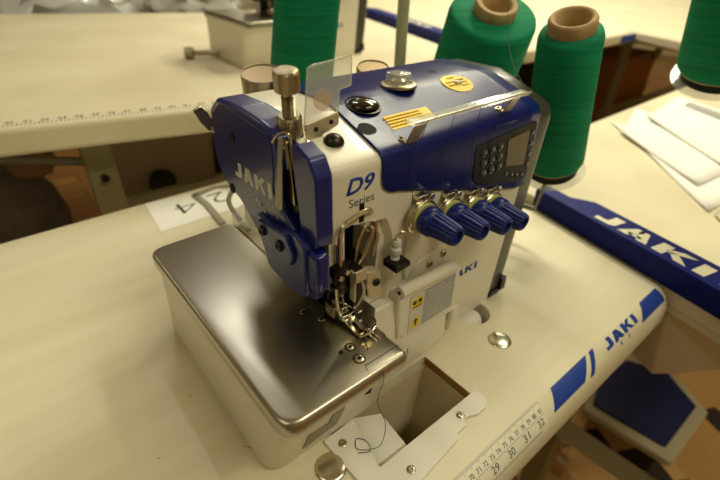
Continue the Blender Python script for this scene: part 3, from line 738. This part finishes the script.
# strands running up from the spools
bm = BM(); tube(bm, smooth_path([(411,243,291.6),(470,300,300),(520,345,320),(560,380,350),(600,420,400)]), .4, 6)
tag(obj('thread_strand', bm, 'thread_dark', None), 'dark green strand rising from the clear bar end between two spools', 'thread')
for k, (x0, z0, x1, y1, z1) in enumerate(((268,291,262,236,208),(300,291,303,236,200),(335,291,345,236,192),(370,291,376,236,186))):
    bm = BM(); tube(bm, [(x0,236,z0),(x1,246,250-k*2),(x1,240,z1)], .3, 6); o = obj('thread_strand', bm, 'thread_dark', mac)

# ------------------------------------------------------------------ neighbouring table with the blue rail, right
nt = thing('sewing_table', (1300,200,FZ), 'neighbouring cream sewing table at right with a blue lettered front rail and papers on it', 'table', 'sewing tables in the workshop')
bm = BM()
RA, RB = Vector((731,366,0)), Vector((594,-190,0))       # foot line of the rail
u = (RB-RA).normalized(); w = Vector((-u.y, u.x, 0)) ; w = w if w.x > 0 else -w
tp = [RA+w*4, RB+w*4, Vector((2600,-190,0)), Vector((2600,520,0)), Vector((772,520,0))]
loft(bm, [[(p.x,p.y,-25) for p in tp], [(p.x,p.y,18) for p in tp]]); obj('tabletop', bm, 'laminate_far', nt, bevel=2)
def rail_bm(RA, u, w, L, zlo, zhi, wid, step=60):
    bm = BM()
    ft = [(0,0),(0,wid*.55),(step*.6,wid*.55),(step,wid),(L,wid),(L,0)]
    loft(bm, [[tuple(RA+u*a+w*b_+Vector((0,0,z))) for a, b_ in ft] for z in (zlo, zhi)])
    return bm
rail = obj('blue_rail', rail_bm(RA, u, w, 572, 0, 38, 58, 84), 'blue_flat', nt, bevel=2)
def rp(RA, u, w, a0, b0, z):
    return lambda uu, vv, t: tuple(RA+u*(a0+uu)+w*(b0+vv)+Vector((0,0,z+t)))
obj('rail_lettering', jaki_bm(180, 32, rp(RA,u,w,120,11,38)), 'rail_print', rail, smooth=False)
obj('rail_lettering', text_bm('f', 14, 26, rp(RA,u,w,316,14,38), bold=.02), 'rail_print', rail, smooth=False)
bm = BM(); loft(bm, [[tuple(RA+u*a+w*b_+Vector((0,0,z))) for a, b_ in ((40,6),(575,6),(575,30),(40,30))] for z in (-36,-1)]); obj('rail_underside', bm, 'laminate_far', nt)
for x, y in ((900,-120),(980,420),(2400,-60),(2400,430)):
    bm = BM(); box(bm, x-25, x+25, y-20, y+20, FZ, -25); obj('leg', bm, 'frame_paint', nt, bevel=3)
# knee chute / panel hanging below it
bm = BM(); loft(bm, [[(690,95,-37),(770,-90,-37),(960,-90,-37),(960,240,-37),(760,240,-37)], [(746,78,-220),(800,40,-220),(960,25,-220),(960,120,-220),(780,150,-220)]]); obj('under_table_chute', bm, 'funnel', nt, bevel=4)
# papers
def sheet(pts, z, name, label, marks=()):
    bm = BM(); rings = []
    n = 8
    (ax, ay), (bx, by), (cx_, cy_), (dx, dy) = pts
    rows = []
    for i in range(n+1):
        q = i/n; p0 = Vector((ax+(dx-ax)*q, ay+(dy-ay)*q)); p1 = Vector((bx+(cx_-bx)*q, by+(cy_-by)*q))
        rows.append([(p0.x+(p1.x-p0.x)*k/n, p0.y+(p1.y-p0.y)*k/n, z+1.6*math.sin(q*5+k)*(k/n)+1.6) for k in range(n+1)])
    loft(bm, rows, cap=False, closed=False); sd_o = obj(name, bm, 'paper'); m_ = sd_o.modifiers.new('s','SOLIDIFY'); m_.thickness = .0006
    tag(sd_o, label, 'paper', 'loose paper sheets on the neighbouring table')
    for (s0, s1, t0, t1) in marks:
        b2 = BM()
        def q_(s, t): a = Vector((ax,ay)).lerp(Vector((dx,dy)), t); c = Vector((bx,by)).lerp(Vector((cx_,cy_)), t); return a.lerp(c, s)
        for k in range(int((t1-t0)/.04)):
            tt = t0+k*.04; c4 = [q_(s0,tt), q_(s1,tt), q_(s1,tt+.022), q_(s0,tt+.022)]
            loft(b2, [[(c.x,c.y,z+3.6) for c in c4], [(c.x,c.y,z+4.0) for c in c4]])
        obj('printed_lines', b2, 'paper_print', sd_o, smooth=False)
    return sd_o
sheet([(1300,490),(1160,345),(930,140),(1290,110)], 20, 'paper_sheet', 'white paper sheet lying lowest in the pile beside the blue rail', ())
sheet([(1480,500),(1225,430),(1030,190),(1330,150)], 25, 'paper_sheet', 'white printed sheet with grey lines, middle of the paper pile', ((.15,.32,.2,.9),))
sheet([(1720,470),(1400,440),(1150,170),(1540,120)], 30, 'paper_sheet', 'white printed sheet on top of the paper pile at the right edge', ((.12,.3,.15,.85),))

# ------------------------------------------------------------------ table row behind
def face_table(name_label, poly, z, th, m='laminate_far'):
    cx_ = sum(p[0] for p in poly)/len(poly); cy_ = sum(p[1] for p in poly)/len(poly)
    t = thing('sewing_table', (cx_,cy_,FZ), name_label, 'table', 'sewing tables in the workshop')
    bm = BM(); loft(bm, [[(x,y,z-th) for x, y in poly], [(x,y,z) for x, y in poly]]); obj('tabletop', bm, m, t, bevel=9, seg=4); return t
A0, A1 = Vector((-900,1215,0)), Vector((1150,510,0))
na = Vector((-2,911,0)); nb_ = Vector((320,805,0)); dr = Vector((320+2, 805-911, 0)).normalized(); dr = Vector((math.cos(math.radians(-15)), math.sin(math.radians(-15)), 0))
pA = [na-dr*900, na+dr*620]
r0 = Vector((1250,1023,0)); r1 = Vector((1579,1804,0)); 
tb = face_table('long cream table behind the foreground table, carrying the blurred second machine', [(pA[0].x,pA[0].y),(330,822),(560,822),(980,835),(1180,960),(1480,1760),(1540,2020),(-500,3000),(-1500,3100)], 150, 48)
bm = BM(); 
for k in range(160):
    p = na-dr*300+dr*(k*6.4); l = 12 if k % 5 == 0 else 7
    q = Vector((-dr.y, dr.x, 0))
    if p.x > 430: break
    loft(bm, [[tuple(p+q*(14+a)+dr*b_+Vector((0,0,z))) for a, b_ in ((0,-.9),(l,-.9),(l,.9),(0,.9))] for z in (149.5,150.5)])
for k in range(26):
    p = na-dr*260+dr*(k*26); q = Vector((-dr.y, dr.x, 0))
    if p.x > 425: break
    merge(bm, text_bm(str(10+k), 13, 11, lambda uu, vv, t, p=p, q=q: tuple(p+dr*uu+q*(30+vv)+Vector((0,0,150.2+max(t,0)))), bold=.01))
obj('ruler_marks', bm, 'ruler_ink', tb, smooth=False)
def legs(t, spots, z, m='frame_paint', w_=26):
    for x, y in spots:
        bm = BM(); box(bm, x-w_, x+w_, y-12, y+12, FZ, z); obj('leg', bm, m, t, bevel=3)
bm = BM()
lp0, lp1 = Vector((125,985,100)), Vector((150,1010,-740))
loft(bm, [[(p.x-26,p.y-8,p.z),(p.x+26,p.y-18,p.z),(p.x+28,p.y+16,p.z),(p.x-24,p.y+26,p.z)] for p in (Vector((126,960,102)), Vector((136,966,FZ)))])
lg = obj('leg', bm, 'frame_paint', tb, bevel=3)
bm = BM(); cyl(bm, (127,936,17),(127,950,17), 7, n=14); obj('bolt', bm, 'dark_metal', lg)
bm = BM(); box(bm, 155, 900, 990, 1010, -90, -66); obj('crossbar', bm, 'frame_paint', tb)
legs(tb, ((-700,1700),(1100,1500)), 102)
# blurred clutter beneath the back table
bm = BM(); loft(bm, [rrect(228,640,1710,2050,-400,30), rrect(205,670,1690,2070,60,36)], cap=False)
bb = BM(); loft(bb, [rrect(233,635,1715,2045,-400,30), rrect(233,635,1715,2045,-395,30)]); merge(bm, bb)
binn = thing('storage_bin', (430,1880,-402), 'translucent grey plastic bin under the back table', 'bin')
o = obj('bin_body', bm, 'bin', binn); sd = o.modifiers.new('s','SOLIDIFY'); sd.thickness = .003
bm = BM(); box(bm, 230, 640, 1715, 2045, FZ, -402); o = obj('crate', bm, 'cardboard', None, bevel=6); tag(o, 'brown crate carrying the translucent bin below the back table', 'crate')
def lumpy(name, c, ra, m, lb, cat, j=8):
    bm = BM(); sphere(bm, c, *ra, 26, 16)
    for v_ in bm.verts: v_.co += Vector((random.uniform(-j,j), random.uniform(-j,j), random.uniform(-j,j)))
    o = obj(name, bm, m); tag(o, lb, cat); return o
lumpy('cloth_bundle', (500,1790,-235), (60,50,45), 'skin_bag', 'pale cloth bundle inside the translucent bin', 'cloth')
lumpy("cloth_bundle", (325,1800,-318), (68,60,66), 'grey_bag', 'grey cloth bundle at the left inside the translucent bin', 'cloth')
lumpy("cloth_bundle", (520,1930,-322), (70,60,62), 'dark_bag', 'dark cloth bundle at the back of the translucent bin', 'cloth')
bm = BM(); lathe(bm, (411,1684,-355), (.1,-1,.3), [(14,0),(44,0),(50,4),(50,16),(44,20),(14,20)], 32); o = obj('tape_roll', bm, 'black'); tag(o, 'black roll at the front of the translucent bin', 'tape roll')
lumpy('fabric_bag', (-130,1850,-440), (225,110,295), 'grey_bag', 'grey bag slumped on the floor at far left under the back table', 'bag')
lumpy('cloth_bundle', (40,1760,-200), (70,60,50), 'skin_bag', 'brownish cloth bundle beside the grey bag under the back table', 'cloth')
lumpy('fabric_bag', (900,2000,-480), (230,160,256), 'dark_bag', 'dark bag on the floor under the second machine', 'bag', 12)
bm = BM(); tube(bm, [(-220,1120,90),(110,990,40)], 9, 12); obj('brace', bm, 'grey_paint', tb)
# top left: bags past the back table, and a steel bolt beside machine two
for i, (x, y, z, a, b_, c, m, lb) in enumerate(((560,3000,120,420,120,150,'poly_bag','crumpled clear plastic bag past the back table, top left'),(1050,2700,170,260,110,120,'poly_bag','crumpled pale plastic bag beside the second machine'),
     (330,3350,200,380,120,150,'dark_bag','dark bag at the very top left corner'))):
    bm = BM(); sphere(bm, (x,y,z), a, b_, c, 26, 16)
    for v_ in bm.verts: v_.co += Vector((random.uniform(-34,34), random.uniform(-20,20), random.uniform(-26,26)))
    o = obj('plastic_bag' if m == 'poly_bag' else 'fabric_bag', bm, m); tag(o, lb, 'bag')
b0 = Vector((452,1290,166)); b1 = Vector((540,1240,166)); dd = (b1-b0).normalized()
bm = BM(); lathe(bm, b0, dd, [(8,-2),(15,0),(15,20),(9,24),(7,26),(7,90),(5,94)], 28, mod=lambda i, n: 1 if i % 2 else .95)
o = obj('knurled_bolt', bm, 'nickel'); tag(o, 'knurled steel bolt lying on the back table left of the second machine', 'bolt')
# table beyond with its own blue rail
RA2 = Vector((1579,1904,0)); RB2 = Vector((1180,905,0)); u2 = (RB2-RA2).normalized(); w2 = Vector((-u2.y,u2.x,0)); w2 = w2 if w2.x > 0 else -w2
tc = face_table('cream table with a blue rail seen between the spools at the top', [(1215,905),(1350,806),(1890,803),(2115,807),(1994,600),(2500,560),(4300,900),(5200,3000),(2000,3000),(1620,1950)], 154, 40)
r2 = obj('blue_rail', rail_bm(RA2, u2, w2, 1060, 118, 176, 60, 60), 'blue_flat', tc, bevel=2)
obj('rail_lettering', jaki_bm(300, 30, rp(RA2,u2,w2,420,14,176)), 'rail_print', r2, smooth=False)
bm = BM(); loft(bm, [[(x,y,z) for x, y in ((2118,806),(1996,598),(2000,596),(2122,804))] for z in (112,152)]); obj('raw_edge', bm, 'orange_wood', tc, smooth=False)
bm = BM(); loft(bm, [[(x,y,z) for x, y in ((1996,598),(2500,558),(2500,554),(1996,594))] for z in (112,152)]); obj('raw_edge', bm, 'orange_wood', tc, smooth=False)
bm = BM(); box(bm, 1980, 2100, 800, 804, 122, 146); obj('blue_label', bm, 'blue_print', tc, smooth=False)
# painted steel frame below that table
fr = thing('table_frame', (2900,1000,FZ), 'painted steel leg frame under the table at upper right', 'table frame')
for a, b_, r in (((2556,1000,108),(2520,1000,FZ),26),((3660,1000,60),(3560,1000,FZ),30),((2470,1000,-300),(3600,1000,-312),26),((2300,1000,80),(3660,1000,20),30),((3060,1000,30),(2960,1000,-70),22)):
    bm = BM(); tube(bm, [a, b_], r, 4); obj('bar', bm, 'frame_paint', fr, smooth=False)
bm = BM(); box(bm, 2790, 3240, 1080, 1330, FZ, -70); o = obj('cardboard_box', bm, 'cardboard', bevel=10); tag(o, 'brown cardboard box standing behind the steel frame at upper right', 'box')
bm = BM(); box(bm, 3000, 4600, 1900, 2500, FZ, -200); o = obj('dark_cabinet', bm, 'dark_bag', bevel=10); tag(o, 'dark cabinet in shadow under the far tables at upper right', 'cabinet')

# ------------------------------------------------------------------ pedal and floor things, lower right
ped = thing('foot_pedal', (1160,110,FZ), 'dark blue foot treadle in a grey frame under the table at lower right', 'pedal')
pc = [(979,15),(1265,-8),(1312,118),(1120,270),(1000,300)]
pts4 = [(980,200),(1000,-16),(1240,-22),(1325,110),(1262,230),(1080,240)]
bm = BM(); prism(bm, roundpoly(pts4, 16), 'z', -665, -642); obj('pedal_frame', bm, 'pedal_frame', ped, bevel=4)
bm = BM(); prism(bm, roundpoly([(1010,190),(1029,11),(1228,6),(1296,110),(1247,204),(1086,214)], 10), 'z', -644, -636); obj('pedal_mat', bm, 'pedal_blue', ped, bevel=2)
bm = BM(); box(bm, 1080, 1100, 20, 250, FZ, -664); obj('pedal_support', bm, 'frame_paint', ped)
bm = BM(); tube(bm, [(672,240,-400),(690,-80,-400)], 26, 4); tube(bm, [(690,-60,-400),(690,-60,FZ)], 24, 4)
o = obj('floor_brace', bm, 'frame_paint', smooth=False); tag(o, 'painted steel brace crossing below the table front at the bottom', 'brace')
bm = BM(); loft(bm, [[(730,-300,z),(1800,-300,z),(1800,480,z),(730,480,z)] for z in (FZ, FZ+1)])
cm = mat('checked_mat', (190,150,92), .6); nt_ = cm.node_tree
ck = nt_.nodes.new('ShaderNodeTexChecker'); ck.inputs['Scale'].default_value = 10; ck.inputs['Color1'].default_value = (*lin((196,156,96)),1); ck.inputs['Color2'].default_value = (*lin((50,38,26)),1)
br_ = nt_.nodes.new('ShaderNodeTexChecker'); br_.inputs['Scale'].default_value = 5.1; tc_ = nt_.nodes.new('ShaderNodeTexCoord'); mp_ = nt_.nodes.new('ShaderNodeMapping'); mp_.inputs['Rotation'].default_value = (0,0,.5); mp_.inputs['Location'].default_value = (.03,.02,.05)
mx_ = nt_.nodes.new('ShaderNodeMix'); mx_.data_type = 'RGBA'; mx_.inputs[7].default_value = (*lin((186,142,84)),1)
nt_.links.new(tc_.outputs['Object'], mp_.inputs['Vector']); nt_.links.new(mp_.outputs['Vector'], ck.inputs['Vector']); mq_ = nt_.nodes.new('ShaderNodeMapping'); mq_.inputs['Rotation'].default_value = (0,0,.5); mq_.inputs['Location'].default_value = (.09,.045,.05)
nt_.links.new(tc_.outputs['Object'], mq_.inputs['Vector']); nt_.links.new(mq_.outputs['Vector'], br_.inputs['Vector'])
nt_.links.new(br_.outputs['Fac'], mx_.inputs[0]); nt_.links.new(ck.outputs['Color'], mx_.inputs[6]); nt_.links.new(mx_.outputs[2], nt_.nodes['Principled BSDF'].inputs['Base Color'])
b_ = obj('floor_mat', bm, cm, smooth=False); tag(b_, 'pale wooden floor mat with black squares below the table, lower right', 'mat')
bm = BM(); lathe(bm, (870,190,-720), (.2,.1,1), [(24,0),(24,40),(14,44),(12,80),(8,84)], 20); box(bm, 820, 850, 150, 180, FZ, -690); o = obj('pedal_linkage', bm, 'chrome', None); tag(o, 'small bright metal linkage on the floor beside the treadle', 'linkage')

# ------------------------------------------------------------------ light
def area(x, y, z, sx, sy, e, col=(1,.945,.69), rot=(0,0,0)):
    l = bpy.data.lights.new('lamp', 'AREA'); l.shape = 'RECTANGLE'; l.size = sx; l.size_y = sy; l.energy = e; l.color = col
    o = bpy.data.objects.new('lamp', l); COL.objects.link(o); o.location = (x,y,z); o.rotation_euler = rot; return o
area(.71, 2.0, 2.02, .07, .8, 7, (1,1,.95))
area(1.75, .95, 2.02, .25, 1.4, 50)
area(2.9, 2.1, 2.02, .3, 1.5, 34)
area(2.6, 4.6, 2.02, .3, 1.5, 27)
area(4.4, 2.6, 2.02, .3, 1.5, 52)
area(-1.5, 3.8, 2.02, .3, 1.5, 13)  # added lamp, out of view: brightens the space under the back table
area(.8, -1.1, 2.02, 1.4, .3, 28)
area(-1.5, .0, 2.02, .3, 1.4, 9)  # added fill light on the left, no lamp seen there
w = bpy.data.worlds.new('world'); bpy.context.scene.world = w; w.use_nodes = True
w.node_tree.nodes['Background'].inputs[0].default_value = (1,.9,.7,1); w.node_tree.nodes['Background'].inputs[1].default_value = .3
sc_ = bpy.context.scene
sc_.view_settings.view_transform = 'Standard'; sc_.view_settings.look = 'None'; sc_.view_settings.exposure = -0.12; sc_.view_settings.gamma = 1
sc_.view_settings.use_curve_mapping = False
